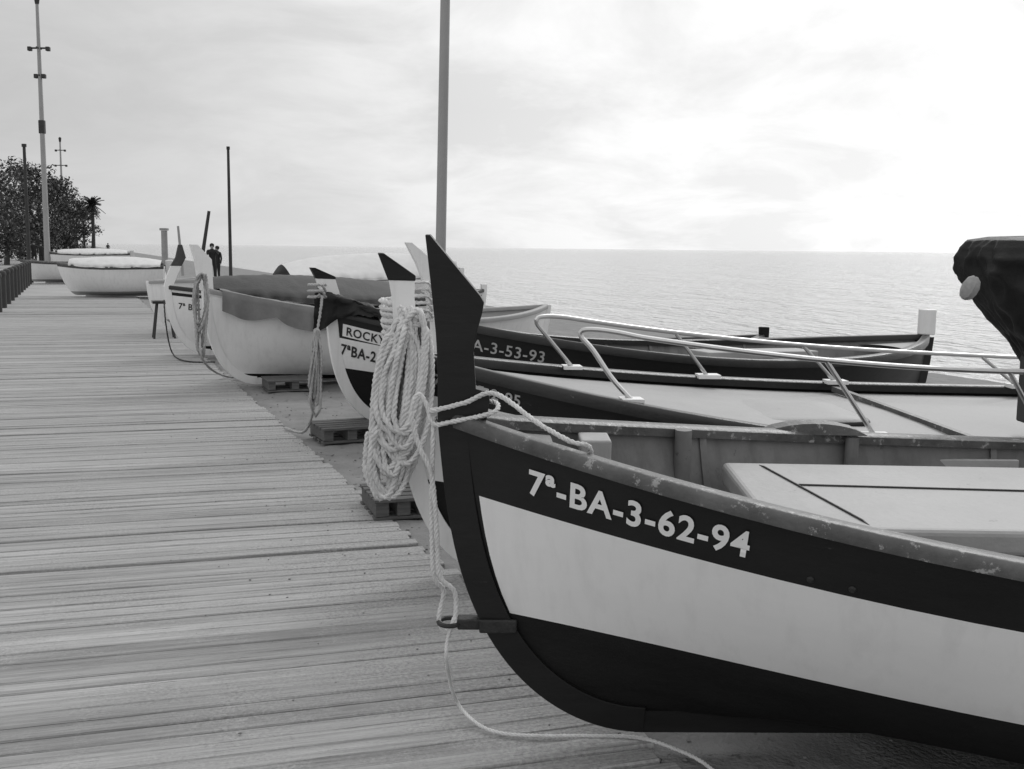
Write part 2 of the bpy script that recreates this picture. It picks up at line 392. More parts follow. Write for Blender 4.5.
def interior(H,parent,mt,zf=.32,u0=.02,u1=.98,ins=.035):
    mb=MB(); rows=[]
    for u in H.us(36,u0,u1):
        hf=H.hz(u,zf); L_=[H.P(u,hf+(1-hf)*(1-j/8),-1,ins) for j in range(9)]; Rr=[H.P(u,hf+(1-hf)*(j/8),1,ins) for j in range(9)]
        rows.append(L_+Rr)
    mb.strip(rows); return mb.build('interior',mt,parent,ang=50)
def ribs(H,parent,mt,us,ins=.04,zf=.32,w=.018,d=.025):
    for u in us:
        for side in(-1,1):
            mb=MB(); rows=[]; hf=H.hz(u,zf)
            for j in range(9):
                h=hf+(1-hf)*j/8*.99; p=H.P(u,h,side,ins-.008); q=H.P(u,h,side,ins+d)
                rows.append([p+Vector((-w,0,0)),p+Vector((w,0,0)),q+Vector((w,0,0)),q+Vector((-w,0,0))])
            mb.strip(rows,close=True,caps=True); mb.build('rib',mt,parent,smooth=False)
def thwart(H,parent,mt,u,w=.2,hh=.84,t=.03,name='thwart'):
    mb=MB(); p=H.P(u,hh,1,.035); p2=H.P(u+w/H.L*.5,hh,1,.045); p0=H.P(u-w/H.L*.5,hh,1,.045)
    z=p.z; vs=[]
    for zz in(z-t,z):
        vs+=[Vector((p0.x,-p0.y,zz)),Vector((p2.x,-p2.y,zz)),Vector((p2.x,p2.y,zz)),Vector((p0.x,p0.y,zz))]
    mb.add(vs,[(0,1,2,3),(7,6,5,4),(0,4,5,1),(1,5,6,2),(2,6,7,3),(3,7,4,0)]); return mb.build(name,mt,parent,smooth=False,bevel=.006)
def deckpiece(H,parent,mt,u0,u1,dz=.0,name='foredeck',camber=.02,ins=.03,n=14):
    mb=MB(); rows=[]
    for i in range(n+1):
        u=u0+(u1-u0)*i/n; p=H.P(u,1,1,ins)
        rows.append([Vector((p.x,p.y*t,p.z+dz+camber*(1-t*t))) for t in(-1,-.6,-.2,.2,.6,1)])
    mb.strip(rows)
    e=rows[-1]; mb.strip([e,[Vector((a.x,a.y,a.z-.05)) for a in e]])
    return mb.build(name,mt,parent,ang=40)
def hull_text(H,s,x0,ztop,size,mt,parent,side=-1,name='registration_number',off=.005,bold=.018,sx=1.0,slope=0):
    cu=bpy.data.curves.new('t','FONT'); cu.body=s; cu.size=1; cu.offset=bold; cu.resolution_u=4; cu.space_character=1.08+bold
    o=bpy.data.objects.new('t',cu); col.objects.link(o); bpy.context.view_layer.update()
    dg=bpy.context.evaluated_depsgraph_get(); me=bpy.data.meshes.new_from_object(o.evaluated_get(dg)); bpy.data.objects.remove(o)
    cap=.73; k=size/cap
    bm=bmesh.new(); bm.from_mesh(me)
    bmesh.ops.triangulate(bm,faces=bm.faces)
    for _ in range(2):
        bmesh.ops.subdivide_edges(bm,edges=[e for e in bm.edges if e.calc_length()>.22],cuts=1,use_grid_fill=True)
        bmesh.ops.triangulate(bm,faces=bm.faces)
    for v in bm.verts:
        X=x0+v.co.x*k*sx; dz=ztop+(cap-v.co.y)*k+slope*(X-x0)
        u=X/H.L
        for _ in range(4):
            h=1-dz/(H.sheer(u)-H.k); u=min(1,max(0,(X-H.xb(h))/(H.xs(h)-H.xb(h))))
        v.co=H.P(u,h,side)+H.nrm(u,h,side)*off
    bm.to_mesh(me); bm.free(); me.materials.clear(); me.materials.append(mt)
    o=bpy.data.objects.new(name,me); col.objects.link(o); o.parent=parent; return o
def hull_patch(H,x0,x1,d0,d1,mt,parent,name,off=.003,side=-1):
    mb=MB(); rows=[]
    for i in range(9):
        X=x0+(x1-x0)*i/8; row=[]
        for dz in(d0,(d0+d1)/2,d1):
            u=X/H.L
            for _ in range(4):
                h=1-dz/(H.sheer(u)-H.k); u=min(1,max(0,(X-H.xb(h))/(H.xs(h)-H.xb(h))))
            row.append(H.P(u,h,side)+H.nrm(u,h,side)*off)
        rows.append(row)
    mb.strip(rows); return mb.build(name,mt,parent)
def boat_root(name,u,v,Y,head,heel,trim,label,zoff=0,cat='boat',group=None):
    p=atY(u,v,Y); rt=empty(name,(p.x,p.y,zoff),label=label,cat=cat,group=group)
    rt.rotation_euler=(R(heel),R(trim),R(head)); return rt,p.z-zoff
def cover_mesh(name,H,root,mt,label,u0,u1,drop,ridge,fold=.02,seed=0,cat='boat cover',out=.045,pleat=0):
    mb=MB(); rows=[]; n=170
    for i in range(n+1):
        u=u0+(u1-u0)*i/n; w=abs(H.P(u,1,1).y)+out; z=H.sheer(u)+.035; x=H.P(u,1,1).x; rr=ridge*math.sin(math.pi*min(1,max(0,.08+.84*i/n)))**.5
        row=[]
        pl_=pleat*math.sin(x*34+2*noise.noise(Vector((x*2,seed,1))))
        fo=lambda k:noise.noise(Vector((x*7,k*3+seed,seed)))*fold*2.2+noise.noise(Vector((x*2.2,k*3+seed,seed)))*fold+pl_
        sc=abs(math.sin(x*5.2+seed))
        dl=drop*(.75+.25*noise.noise(Vector((x*3,seed+7,0)))+.35*sc)
        for j in range(5):
            t=j/4; row.append(Vector((x,-(w+fold*.3+fo(1)*(1-t)*1.6+.012*(1-t)),z-dl*(1-t))))
        for j in range(1,12):
            t=-1+j/6; row.append(Vector((x+fo(j)*.3,w*t,z+rr*(1-abs(t)**1.6)+noise.noise(Vector((x*3,t*4,seed)))*fold*.6+noise.noise(Vector((x*9+t*4,t*3,seed)))*fold*.4)))
        for j in range(5):
            t=j/4; row.append(Vector((x,(w+fold*.3+fo(2)*t*1.6+.012*t),z-dl*t)))
        rows.append(row)
    mb.strip(rows); o=mb.build(name,mt,None,ang=180); o.location=root.location; o.rotation_euler=root.rotation_euler
    return tag(o,label,cat)
def WM(root): return Matrix.Translation(root.location)@root.rotation_euler.to_matrix().to_4x4()
def top_mesh(mb,name,mt,label,cat,root=None,**k):
    o=mb.build(name,mt,None,**k)
    if root: o.location=root.location; o.rotation_euler=root.rotation_euler
    return tag(o,label,cat)

# ---- boat A (nearest)
rA,zA=boat_root('beached_fishing_boat',451,416,3.42,1.5,2.6,.3,'nearest white and dark fishing boat lettered 7ª-BA-3-62-94 with a pointed dark prow')
HA=Hull(L=5.2,B=.965,zb=zA,zm=.795,zs=.92,k=.09,r1=.54,nm=.13,ne=.86)
hull_mesh(HA,[(0,.37,0,18),(.37,.77,1,6),(.77,1,2,4)],[M['bottom'],M['white'],M['black']],rA,udark=.012,mdark=2)
stem(HA,rA,[(.0,-.045,.105),(.06,-.045,.115),(.09,-.045,.112),(.10,-.045,.072),(.21,-.048,.064),(.27,-.052,.072),(.33,-.058,.088),(.365,-.062,.094),(.385,-.064,.082),(.565,-.085,-.070)],M['black'],th=.032)
keel(HA,rA,M['bottom'],th=.0222); gunwale(HA,rA,M['rim'],w_in=.06,up=.022,dn=.022); interior(HA,rA,M['inner'],ins=.03,zf=.50)
ribs(HA,rA,M['inner'],[.17,.29,.41,.53],zf=.5,w=.012,d=.006)
deckpiece(HA,rA,M['inner'],.015,.06,dz=-.03,name='breasthook')
hull_text(HA,'7ª-BA-3-62-94',.235,.072,.082,M['letter'],rA,sx=.82,slope=-.016,bold=.026)
mb=MB(); mb.box((.46,.16,zA-.13),(.10,.13,.09)); mb.build('bow_block',M['boxwhite'],rA,smooth=False,bevel=.008)
rz=Matrix.Rotation(R(-1.5),3,'Z')
mb=MB(); mb.box((1.94,.02,.57),(1.92,.72,.36),rot=rz); eb=mb.build('engine_box',M['boxwhite'],rA,bevel=.012,smooth=False)
mb=MB(); mb.box((1.94,.02,.80),(2.01,.79,.08),rot=rz); mb.build('lid',M['boxwhite'],eb,bevel=.018,smooth=False)
LZ=.840
def cord(a,b,r_=.0035,drop=True):
    pts=[Vector((a[0]+(b[0]-a[0])*i/10,a[1]+(b[1]-a[1])*i/10,LZ+.003)) for i in range(11)]
    if drop:
        pts=[pts[0]+Vector((0,-.006,-.09)),pts[0]+Vector((0,-.004,-.012))]+pts[1:-1]+[pts[-1]+Vector((0,.004,-.012)),pts[-1]+Vector((0,.006,-.09))]
    m=MB(); m.tube(pts,r_,6); m.build('lashing_cord',M['iron'],eb)
cord((1.22,-.360),(1.06,.440)); cord((2.10,-.385),(2.30,.408),.005); cord((1.13,.12),(2.9,.0),.0035,False)
for x,r_ in((.80,.030),(1.50,.026)):
    p=HA.P(x/5.2,1,1,.085); m2=MB(); m2.tube([p+Vector((0,0,-.22)),p+Vector((0,0,.02))],r_,12); m2.build('post',M['inner'],rA)
for sd,xx in((1,1.35),(1,3.0),(-1,3.2)):
    p=HA.P(xx/5.2,1,sd,.02); m2=MB(); lo=[]
    for i in range(9):
        f=math.sin(math.pi*i/8)**.6; lo.append([p+Vector((-.2+.05*i,a,.015+.045*f*b)) for a,b in((-.045,0),(-.04,1),(.04,1),(.045,0))])
    m2.strip(lo,close=True,caps=True); m2.build('oarlock_block',M['rim'],rA,smooth=False,bevel=.004)
m2=MB(); p=HA.P(2.05/5.2,.88,1,.045); m2.box(p,(.34,.02,.06)); m2.build('name_plate',M['boxwhite'],rA,smooth=False,bevel=.004)
for x in(.97,1.07):
    nn_=HA.nrm(x/5.2,.80,-1); p=HA.P(x/5.2,.80,-1)+nn_*.001; m2=MB(); m2.tube([p,p+nn_*.006],[.011,.007],10); m2.build('bolt',M['iron'],rA)
zi=.41; hi_=HA.hz(0,zi); xi=HA.xb(hi_)
mb=MB(); mb.box((xi-.035,.0,zi),(.19,.05,.035)); mb.box((xi-.0,-.034,zi),(.12,.012,.045)); ey=mb.build('mooring_eye',M['iron'],rA,bevel=.006,smooth=False)
mb=MB(); mb.tube([(xi-.155+.035*math.cos(a*math.pi/8),.0+.035*math.sin(a*math.pi/8),zi) for a in range(16)],.008,8,closed=True); mb.build('ring',M['iron'],ey)
# ---- boat B
rB,zB=boat_root('beached_motor_boat',399,353,5.25,9,2,1.0,'second boat from the front, decked, with steel handrails and heavy rope on its white prow')
HB=Hull(L=5.6,B=.98,zb=zB,zm=.80,zs=.92,k=.05,r0=.06,r1=.42)
hull_mesh(HB,[(0,.42,0,8),(.42,.84,1,6),(.84,1,2,3)],[M['bottom'],M['white'],M['black']],rB)
stem(HB,rB,[(.0,-.05,.07),(.14,-.05,.06),(.27,-.06,.045),(.35,-.075,.045),(.375,-.085,.045),(.475,-.125,-.105)],M['white2'],M['black'],th=.032,capn=2)
keel(HB,rB,M['bottom']); gunwale(HB,rB,M['rimblack'],w_in=.06)
deckpiece(HB,rB,M['deck'],.02,.98,dz=-.035,name='deck',camber=.03,ins=.05,n=30)
hull_text(HB,'7ª-BA-5-2-95',.14,.050,.052,M['letterold'],rB,sx=.92,bold=.02)
def hatch(x,y,lx,ly,name='hatch'):
    mb=MB(); rows=[]; z=HB.sheer(x/5.6)-.03
    pw=.35
    for k,(s,dz) in enumerate(((1,0),(1,.020),(.96,.030),(.6,.034),(0.01,.036))):
        rows.append([Vector((x+lx*s*(abs(math.cos(a))**pw)*(1 if math.cos(a)>0 else -1),y+ly*s*(abs(math.sin(a))**pw)*(1 if math.sin(a)>0 else -1),z+dz)) for a in [i*math.pi/18 for i in range(36)]])
    mb.strip(rows,close=True); h=mb.build(name,M['deck'],rB)
    mb=MB(); mb.tube([Vector((x+lx*1.02*(abs(math.cos(a))**pw)*(1 if math.cos(a)>0 else -1),y+ly*1.02*(abs(math.sin(a))**pw)*(1 if math.sin(a)>0 else -1),z+.010)) for a in [i*math.pi/18 for i in range(36)]],.012,6,closed=True); mb.build('seal',M['rimblack'],h)
hatch(1.88,-.05,.38,.28)
m=MB(); m.box((2.6,0,HB.sheer(.46)+.0),(.035,1.7,.03)); m.build('deck_batten',M['rim'],rB,smooth=False)
def rail(side,sh,h0,sl_,st):
    mb=MB()
    def gp(u,dz,ins=.07):
        p=HB.P(u-sh,1,side,ins); return p+Vector((0,0,dz))
    hh=lambda u:h0+sl_*max(0,u-.2)
    pts=[gp(.195,.03),gp(.180,.11),gp(.165,h0-.09),gp(.156,h0-.04),gp(.157,h0-.01),gp(.168,h0+.005),gp(.184,h0+.01)]+[gp(.2+.02*i,hh(.2+.02*i)+.008) for i in range(36)]
    mb.tube(catmull(pts,.02),.012,8); rl=mb.build('handrail',M['steel'],rB)
    p=gp(.195,.03); m=MB(); m.box(p,(.10,.08,.018)); m.build('foot_plate',M['white2'],rl)
    for u in st:
        m=MB(); a=gp(u,hh(u)); b=gp(u+.04,.03); m.tube([a,b],.011,8); m.build('stanchion',M['steel'],rl)
        m=MB(); m.box(b+Vector((0,0,.005)),(.13,.08,.022)); m.build('foot_plate',M['white2'],rl)
rail(-1,.018,.31,.16,(.335,.475,.66)); rail(1,.03,.28,-.16,(.31,.46,.66))
def lump(mb,c,prof,seed,nz=0.06,lean=(0,0),n=28,sx=1,sy=1,fr=7,sq=2):
    rows=[]
    for k,(z,r) in enumerate(prof):
        row=[]
        for i in range(n):
            a=2*math.pi*i/n; ca,sa=math.cos(a),math.sin(a)
            f=1+nz*2*noise.noise(Vector((ca*1.6,sa*1.6,z*3+seed)))+nz*1.1*noise.noise(Vector((ca*5,sa*5,z*6+seed)))+nz*.5*(1-abs(noise.noise(Vector((ca*4+9,sa*4,z*9+seed))))*4)
            f/=(abs(ca)**sq+abs(sa)**sq)**(1/sq)
            row.append(Vector((c[0]+lean[0]*z+r*sx*f*ca,c[1]+lean[1]*z+r*sy*f*sa,c[2]+z+nz*.15*noise.noise(Vector((ca*3,sa*3,z*8+seed))))))
        rows.append(row)
    mb.strip(rows,close=True,caps=True)
mo=atY(1040,400,5.3)
cv=empty('covered_outboard_motor',mo,label='black tarpaulin bundle covering an outboard motor at the right edge',cat='outboard motor')
mb=MB(); key=[(.17,.19),(.25,.23),(.34,.29),(.44,.35),(.54,.40),(.62,.42),(.68,.41),(.73,.385),(.765,.34),(.78,.25),(.785,.10),(.787,.01)]
prof=[]
for (z0,r0),(z1,r1) in zip(key,key[1:]):
    for j in range(5): prof.append((z0+(z1-z0)*j/5,r0+(r1-r0)*j/5))
prof.append(key[-1])
lump(mb,(.15,0,0),prof,4,.07,lean=(-.22,0),sx=.95,sy=.60,n=170,sq=4.5); mb.build('cover',M['tarpd'],cv,ang=180)
mb=MB(); mb.box((-.065,0,.06),(.05,.10,.34)); mb.box((.06,0,.03),(.13,.12,.5)); mb.build('motor_leg',M['poledark'],cv,bevel=.01,smooth=False)
fl=atY(970,288,4.98); mb=MB(); lump(mb,(0,0,0),[(-.055,.012),(-.045,.028),(-.02,.038),(.01,.040),(.04,.030),(.055,.012)],5,.06,n=16)
fo=mb.build('float',M['foam'],cv); fo.location=fl-mo; fo.rotation_euler=(0,.4,0)
# ---- boat C
rC,zC=boat_root('beached_fishing_boat',434,321,7.7,24,0,1,'dark hulled fishing boat lettered 3-53 with white block on its stern post')
HC=Hull(L=4.54,B=.92,zb=zC,zm=.84,zs=.95,bs=1.25)
hull_mesh(HC,[(0,.4,0,8),(.4,1,1,6)],[M['bottom'],M['black']],rC)
stem(HC,rC,[(.0,-.06,.07),(.12,-.07,.07),(.26,-.10,.05),(.40,-.16,-.02),(.54,-.24,-.20)],M['white2'],th=.032)
keel(HC,rC,M['black'],top=0); gunwale(HC,rC,M['rimblack']); interior(HC,rC,M['inner'],zf=.55)
ribs(HC,rC,M['inner'],[.2,.3,.4,.5,.6,.7,.8],zf=.55,w=.014,d=.012)
for u in(.3,.52,.74): thwart(HC,rC,M['deck'],u)
mb=MB(); mb.box((2.9,.25,.80),(1.1,.3,.06)); mb.build('stowed_boards',M['boxwhite'],rC,smooth=False,bevel=.01)
deckpiece(HC,rC,M['deck'],.90,.985,dz=-.05,name='stern_deck')
hull_text(HC,'7ª-BA-3-53-93',.035,.07,.082,M['letterold'],rC,sx=.87,bold=.010)
mb=MB(); mb.box((4.52,0,HC.zs+.13),(.11,.11,.22)); mb.build('stern_block',M['white2'],rC,bevel=.01,smooth=False)
# ---- boat D
rD,zD=boat_root('beached_fishing_boat',327,311,9.3,26,0,2,'white fishing boat with ROCKY on its bow and a black cloth over the prow',zoff=.03)
HD=Hull(L=4.6,B=.9,zb=zD,zm=.72,zs=.85)
hull_mesh(HD,[(0,.50,0,8),(.50,.775,1,6),(.775,1,2,4)],[M['bottom'],M['white'],M['black']],rD)
stem(HD,rD,[(.0,-.06,.07),(.16,-.10,.06),(.27,-.14,.02),(.29,-.15,.02),(.36,-.19,-.16)],M['white2'],M['black'],th=.032,capn=2)
keel(HD,rD,M['bottom']); gunwale(HD,rD,M['rimblack']); interior(HD,rD,M['inner'])
hull_patch(HD,.09,.44,.083,.19,M['letter'],rD,'name_plate')
hull_text(HD,'ROCKY',.115,.100,.074,M['letterdark'],rD,name='boat_name',sx=.78,off=.007,bold=.02)
hull_text(HD,'7ªBA-2-1',.085,.255,.095,M['letterdark'],rD,sx=.66,bold=.025)
# ---- boat E
rE,zE=boat_root('beached_fishing_boat',203,290,12.3,33,0,1.5,'white fishing boat with scalloped grey tarpaulin along its side and white prow')
HE=Hull(L=4.65,B=.92,zb=zE,zm=.8,zs=.95,bs=1.2)
hull_mesh(HE,[(0,.08,0,2),(.08,.95,1,8),(.95,1,2,1)],[M['bottom'],M['white2'],M['white']],rE)
stem(HE,rE,[(.0,-.06,.08),(.16,-.10,.07),(.34,-.13,.06),(.50,-.18,-.10)],M['white2'],th=.035)
keel(HE,rE,M['white'],top=.02); gunwale(HE,rE,M['deck']); interior(HE,rE,M['deck'])
cover_mesh('tarpaulin',HE,rE,M['tarp'],'grey tarpaulin with scalloped edge draped over the white boat',.03,.60,.25,.02,fold=.025,seed=3,pleat=.012)
# ---- boat F
rF,zF=boat_root('beached_fishing_boat',166,287,15.6,28,0,1.0,'white fishing boat with dark tipped prow behind the grey tarpaulin boat')
HF=Hull(L=5.0,B=.95,zb=zF,zm=.85,zs=1.0)
hull_mesh(HF,[(0,.10,0,2),(.10,.88,1,8),(.88,.93,2,1),(.93,1,1,1)],[M['bottom'],M['white'],M['black']],rF)
stem(HF,rF,[(.0,-.05,.07),(.16,-.01,.13),(.30,.05,.19),(.42,.12,.25),(.60,.16,.20)],M['white'],M['tarpm'],th=.04,capn=2)
keel(HF,rF,M['white']); gunwale(HF,rF,M['rimblack']); interior(HF,rF,M['inner'])
hull_text(HF,'7ª BA-',.14,.20,.09,M['letterdark'],rF,sx=.8)
cover_mesh('tarpaulin',HF,rF,M['tarpm'],'dark tarpaulin stretched over the boat behind the grey one',.10,.74,.08,.30,fold=.025,seed=8)
# ---- boat G
rG,zG=boat_root('beached_rowing_boat',148,282,20,22,0,.5,'white boat with smooth pale cover seen behind the dark tarpaulin')
HG=Hull(L=6.0,B=1.0,zb=zG,zm=1.02,zs=1.15)
hull_mesh(HG,[(0,.2,0,2),(.2,1,1,6)],[M['deck'],M['white2']],rG); stem(HG,rG,[(.02,-.04,.06)],M['white2']); keel(HG,rG,M['white']); gunwale(HG,rG,M['deck'])
deckpiece(HG,rG,M['deck'],.01,.99,dz=-.03,name='deck')
cover_mesh('boat_cover',HG,rG,M['tarpl'],'pale smooth cover over the boat beyond the dark tarpaulin',.40,.98,.05,.44,fold=.012,seed=12)
def motorboat(u,v,Y,L_,head,label,covmat,covlabel,B=.85):
    r,z=boat_root('beached_motor_boat',u,v,Y,head,0,-1,label)
    Hh=Hull(L=L_,B=B,zb=z,zm=z-.12,zs=z-.12,k=.05,transom=True,r0=.25,r1=.3,ne=.7,nm=.25)
    hull_mesh(Hh,[(0,.12,0,4),(.12,.9,1,5),(.9,1,2,1)],[M['deck'],M['white2'],M['rim']],r); gunwale(Hh,r,M['rim'])
    deckpiece(Hh,r,M['white2'],.01,.98,dz=-.02,name='deck')
    mb=MB(); mb.box((L_*.55,0,.03),(L_*.6,.08,.08)); mb.build('keel',M['deck'],r,smooth=False)
    mb=MB(); mb.box((L_+.12,0,Hh.zs-.02),(.22,.3,.4)); mb.box((L_+.12,0,Hh.zs-.45),(.1,.08,.6)); mb.build('outboard_motor',M['tarpl'],r,smooth=False,bevel=.04)
    if covmat: cover_mesh('boat_cover',Hh,r,covmat,covlabel,.12,.97,.06,.26,fold=.02,seed=u,out=.03)
    return r
motorboat(57,263,33,3.1,14,'white motor boat with low pale cover standing at the end of the boardwalk',M['tarpl'],'low pale cover on the white motor boat at the boardwalk end')
motorboat(20,260,44,3.6,20,'small dim grey boat left of the covered motor boat',None,'')
motorboat(48,252,60,4.2,20,'far white motor boat by the people and lamp mast',M['tarpl'],'pale cover on the farthest motor boat')

# ---------------------------------------------------------------- ropes
mb=MB()
mA=WM(rA)
def Au(u,dz,side=-1,ins=0,out=0): 
    p=HA.P(u,1,side,ins); return mA@(p+Vector((0,side*out,dz)))
def Aw(x,y,z): return mA@Vector((x,y,z))
zs_=zA
P1=[Au(.080,-.05,-1,.12),Au(.078,.040,-1,.05),Au(.068,.045,-1,.02),Au(.05,.07,-1,.02),Aw(.13,-.052,zs_+.090),Aw(.04,-.046,zs_+.06),Aw(-.060,-.03,zs_+.03),Aw(-.062,.03,zs_+.02),Aw(.03,.052,zs_+.04),Aw(.13,.02,zs_+.05),Aw(.125,-.045,zs_+.03),Aw(-.0,-.046,zs_+.0),Aw(-.058,-.03,zs_-.01),
 Aw(-.08,-.02,zs_+.05),Aw(-.105,-.02,zs_+.08),Aw(-.125,-.03,zs_+.02),Aw(-.10,-.04,zs_-.08),Aw(-.062,-.04,zs_-.17),Aw(-.045,-.03,zs_-.35),Aw(-.035,-.02,zs_-.5)]
ring=Aw(xi-.16,0,zi)
P1+=[ring+Vector((.022,-.01,.1)),ring+Vector((.02,-.02,.0)),ring+Vector((-.01,0,-.03)),ring+Vector((-.030,.0,.01)),ring+Vector((-.015,.01,.1)),Aw(-.055,-.01,zs_-.5),Aw(-.062,-.01,zs_-.28),Aw(-.058,-.03,zs_-.05),Aw(-.055,.02,zs_+.0)]
rope(mb,P1,.0085,lay=.05,step=.011)
P2=[ring+Vector((.02,-.02,.02)),ring+Vector((-.0,-.03,-.05)),atY(447,665,3.38),at(456,700,.06),at(475,722,.02),at(500,733,.010),at(540,736,.010),at(590,736,.009),at(640,738,.010),at(680,751,.009),at(705,764,.010),at(735,790,.010)]
rope(mb,P2,.0072,lay=.045,step=.011)
top_mesh(mb,'mooring_rope',M['rope'],'pale rope over the nearest bow, hanging to its iron eye and trailing on the boards','rope',ang=180,weld=False)
rr=random.Random(11); mb=MB(); pts=[]; YB=5.14
for i in range(9):
    v=300+i*6
    for a in range(8):
        an=a*math.pi/4; pts.append(atY(397+i*.5,v+a*.75,5.27)+Vector((.075*math.cos(an+2),-.0+.075*math.sin(an+2),rr.uniform(-.005,.005))))
for i in range(38):
    cxu=409+rr.uniform(-10,12); top=314+rr.uniform(-6,24); bot=rr.uniform(425,488); hw=rr.uniform(8,20); Y=YB-.06+rr.uniform(-.10,.04); ph=rr.uniform(-.4,.4)
    for a in range(8):
        an=a*2*math.pi/8; v=(top+bot)/2-math.cos(an)*(bot-top)/2
        sh=-(v-330)*.13
        u=cxu+(1 if math.sin(an)>0 else -1)*abs(math.sin(an+ph*.3))**.6*hw*(.65+.45*min(1,max(0,(v-300)/80)))+sh
        pts.append(atY(u+rr.uniform(-1.6,1.6),v+rr.uniform(-3,3),Y+.035*math.cos(an)+rr.uniform(-.01,.01)))
for i in range(12):
    cxu=387+rr.uniform(-7,7); top=430+rr.uniform(-14,10); bot=rr.uniform(488,500); hw=rr.uniform(8,18); Y=5.02+rr.uniform(-.05,.04)
    for a in range(8):
        an=a*2*math.pi/8; v=(top+bot)/2-math.cos(an)*(bot-top)/2
        pts.append(atY(cxu+math.sin(an)*hw+rr.uniform(-1.6,1.6),v,Y+rr.uniform(-.02,.02)))
rope(mb,pts,.0155,lay=.085,step=.02,n=5)
top_mesh(mb,'rope_coil',M['rope'],'thick rope coiled round the second prow and hanging in heavy loops','rope',ang=180,weld=False)
mb=MB(); pts=[]
for i in range(3):
    for a in range(8):
        an=a*math.pi/4; pts.append(atY(317,285+i*6,9.05)+Vector((.07*math.cos(an),.07*math.sin(an),0)))
for i in range(4):
    for (u,v) in((314,345),(311,385+i*8),(317,392+i*6),(319,360),(316,330)): pts.append(atY(u+rr.uniform(-3,3),v,8.9+rr.uniform(-.04,.04)))
pts+=[atY(316,380,8.95),atY(312,415,8.95),at(303,432,.03),at(285,428,.02)]
rope(mb,pts,.014,lay=.08,step=.03,n=4); top_mesh(mb,'rope_coil',M['rope2'],'rope hanging from the prow of the ROCKY boat down to the boards','rope',ang=180,weld=False)
mb=MB(); pts=[]
for i in range(9):
    for (u,v) in((204,276),(207,300),(203,322+i*4),(198,322+i*4),(195,300),(198,280)): pts.append(atY(u+rr.uniform(-2,2),v+rr.uniform(-3,3),12.0+rr.uniform(-.08,.06)))
pts+=[atY(200,330,12.0),atY(203,360,11.9),at(225,376,.03),at(258,377,.02)]
rope(mb,pts,.017,lay=.09,step=.04,n=4); top_mesh(mb,'rope_coil',M['rope2'],'rope looped on the white prow of the grey tarpaulin boat','rope',ang=180,weld=False)
mb=MB(); rope(mb,[atY(164,300,15.3),atY(166,325,15.2),at(172,352,.05),at(185,361,.02),at(215,362,.02)],.012,step=.04,n=4)
top_mesh(mb,'mooring_rope',M['iron'],'thin dark rope sagging from the dark tipped prow to the boards','rope',ang=180,weld=False)
mb=MB(); pts=[]
for i in range(6):
    for a in range(8):
        an=a*math.pi/4; pts.append(atY(420,282+i*7,7.6)+Vector((.085*math.cos(an),.085*math.sin(an),0)))
rope(mb,pts,.013,step=.03,n=4); top_mesh(mb,'rope_coil',M['rope'],'rope wound round the white prow just behind the thick coil','rope',ang=180,weld=False)
# black cloth over D prow
mb=MB(); rows=[]
for i in range(34):
    s=i/33; X=-.13+.72*s; u=max(0.0,X)/HD.L; wl=abs(HD.P(u,1,1).y); w_=max(wl+.050,.075); row=[]
    fr=max(0,1-max(0,X+.13)/.30)
    for j in range(29):
        t=-1+2*j/28; hang=max(0,abs(t)-.42)/.58; top=.12*(1-s**2)
        z=HD.sheer(u)+.05+top*(1-abs(t)**1.5)-(.02+.20*fr)*hang
        y=math.copysign(min(abs(t)/.42,1)*w_*(1+.10*hang),t) if t else 0
        nz=noise.noise(Vector((X*9,t*4,1)))*.045+noise.noise(Vector((X*22,t*7,4)))*.02
        row.append(Vector((X+nz*.6,y+nz,z+nz*.8)))
    rows.append(row)
mb.strip(rows); top_mesh(mb,'cloth_cover',M['tarpd'],'black cloth bundled over the bow of the ROCKY boat','cloth',root=rD,ang=180)
# ---------------------------------------------------------------- pallets
def pallet(u,v,wd,label,rot=0):
    c=at(u,v,0); rt=empty('wooden_pallet',(c.x,c.y,0),(0,0,ANG+rot),label,'pallet','wooden pallets under the bows')
    for i in range(4):
        m=MB(); m.box((0,-.195+.13*i,.0),(wd,.07,.018)); m.build('board',M['old'],rt,smooth=False,bevel=.003)
    for i in range(3):
        m=MB(); m.box((-wd/2+.05+(wd-.10)*i/2,0,.055),(.08,.46,.085)); m.build('bearer',M['old'],rt,smooth=False,bevel=.004)
    for i in range(5):
        m=MB(); m.box((0,-.205+.1025*i,.109),(wd,.075,.02),rot=Matrix.Rotation(R((-1)**i*.8),3,'Z')); m.build('board',M['old'],rt,smooth=False,bevel=.003)
    return rt
pallet(292,388,.62,'low wooden pallet under the bow with the grey tarpaulin')
pallet(345,437,.5,'low wooden pallet under the bow of the ROCKY boat',.05)
pallet(396,509,.36,'low wooden pallet below the thick rope coil',-.06)
c=at(164,338,0); st=empty('metal_stand',c,(0,0,ANG),'small dark metal stand on the boards beside the dark tipped prow','stand')
m=MB(); m.box((0,0,.62),(.36,.34,.05)); m.build('top_plate',M['rimblack'],st,bevel=.01,smooth=False)
for a in(-1,1):
    for b in(-1,1):
        m=MB(); m.tube([(a*.10,b*.10,.6),(a*.17,b*.16,0)],.018,8); m.build('leg',M['poledark'],st)
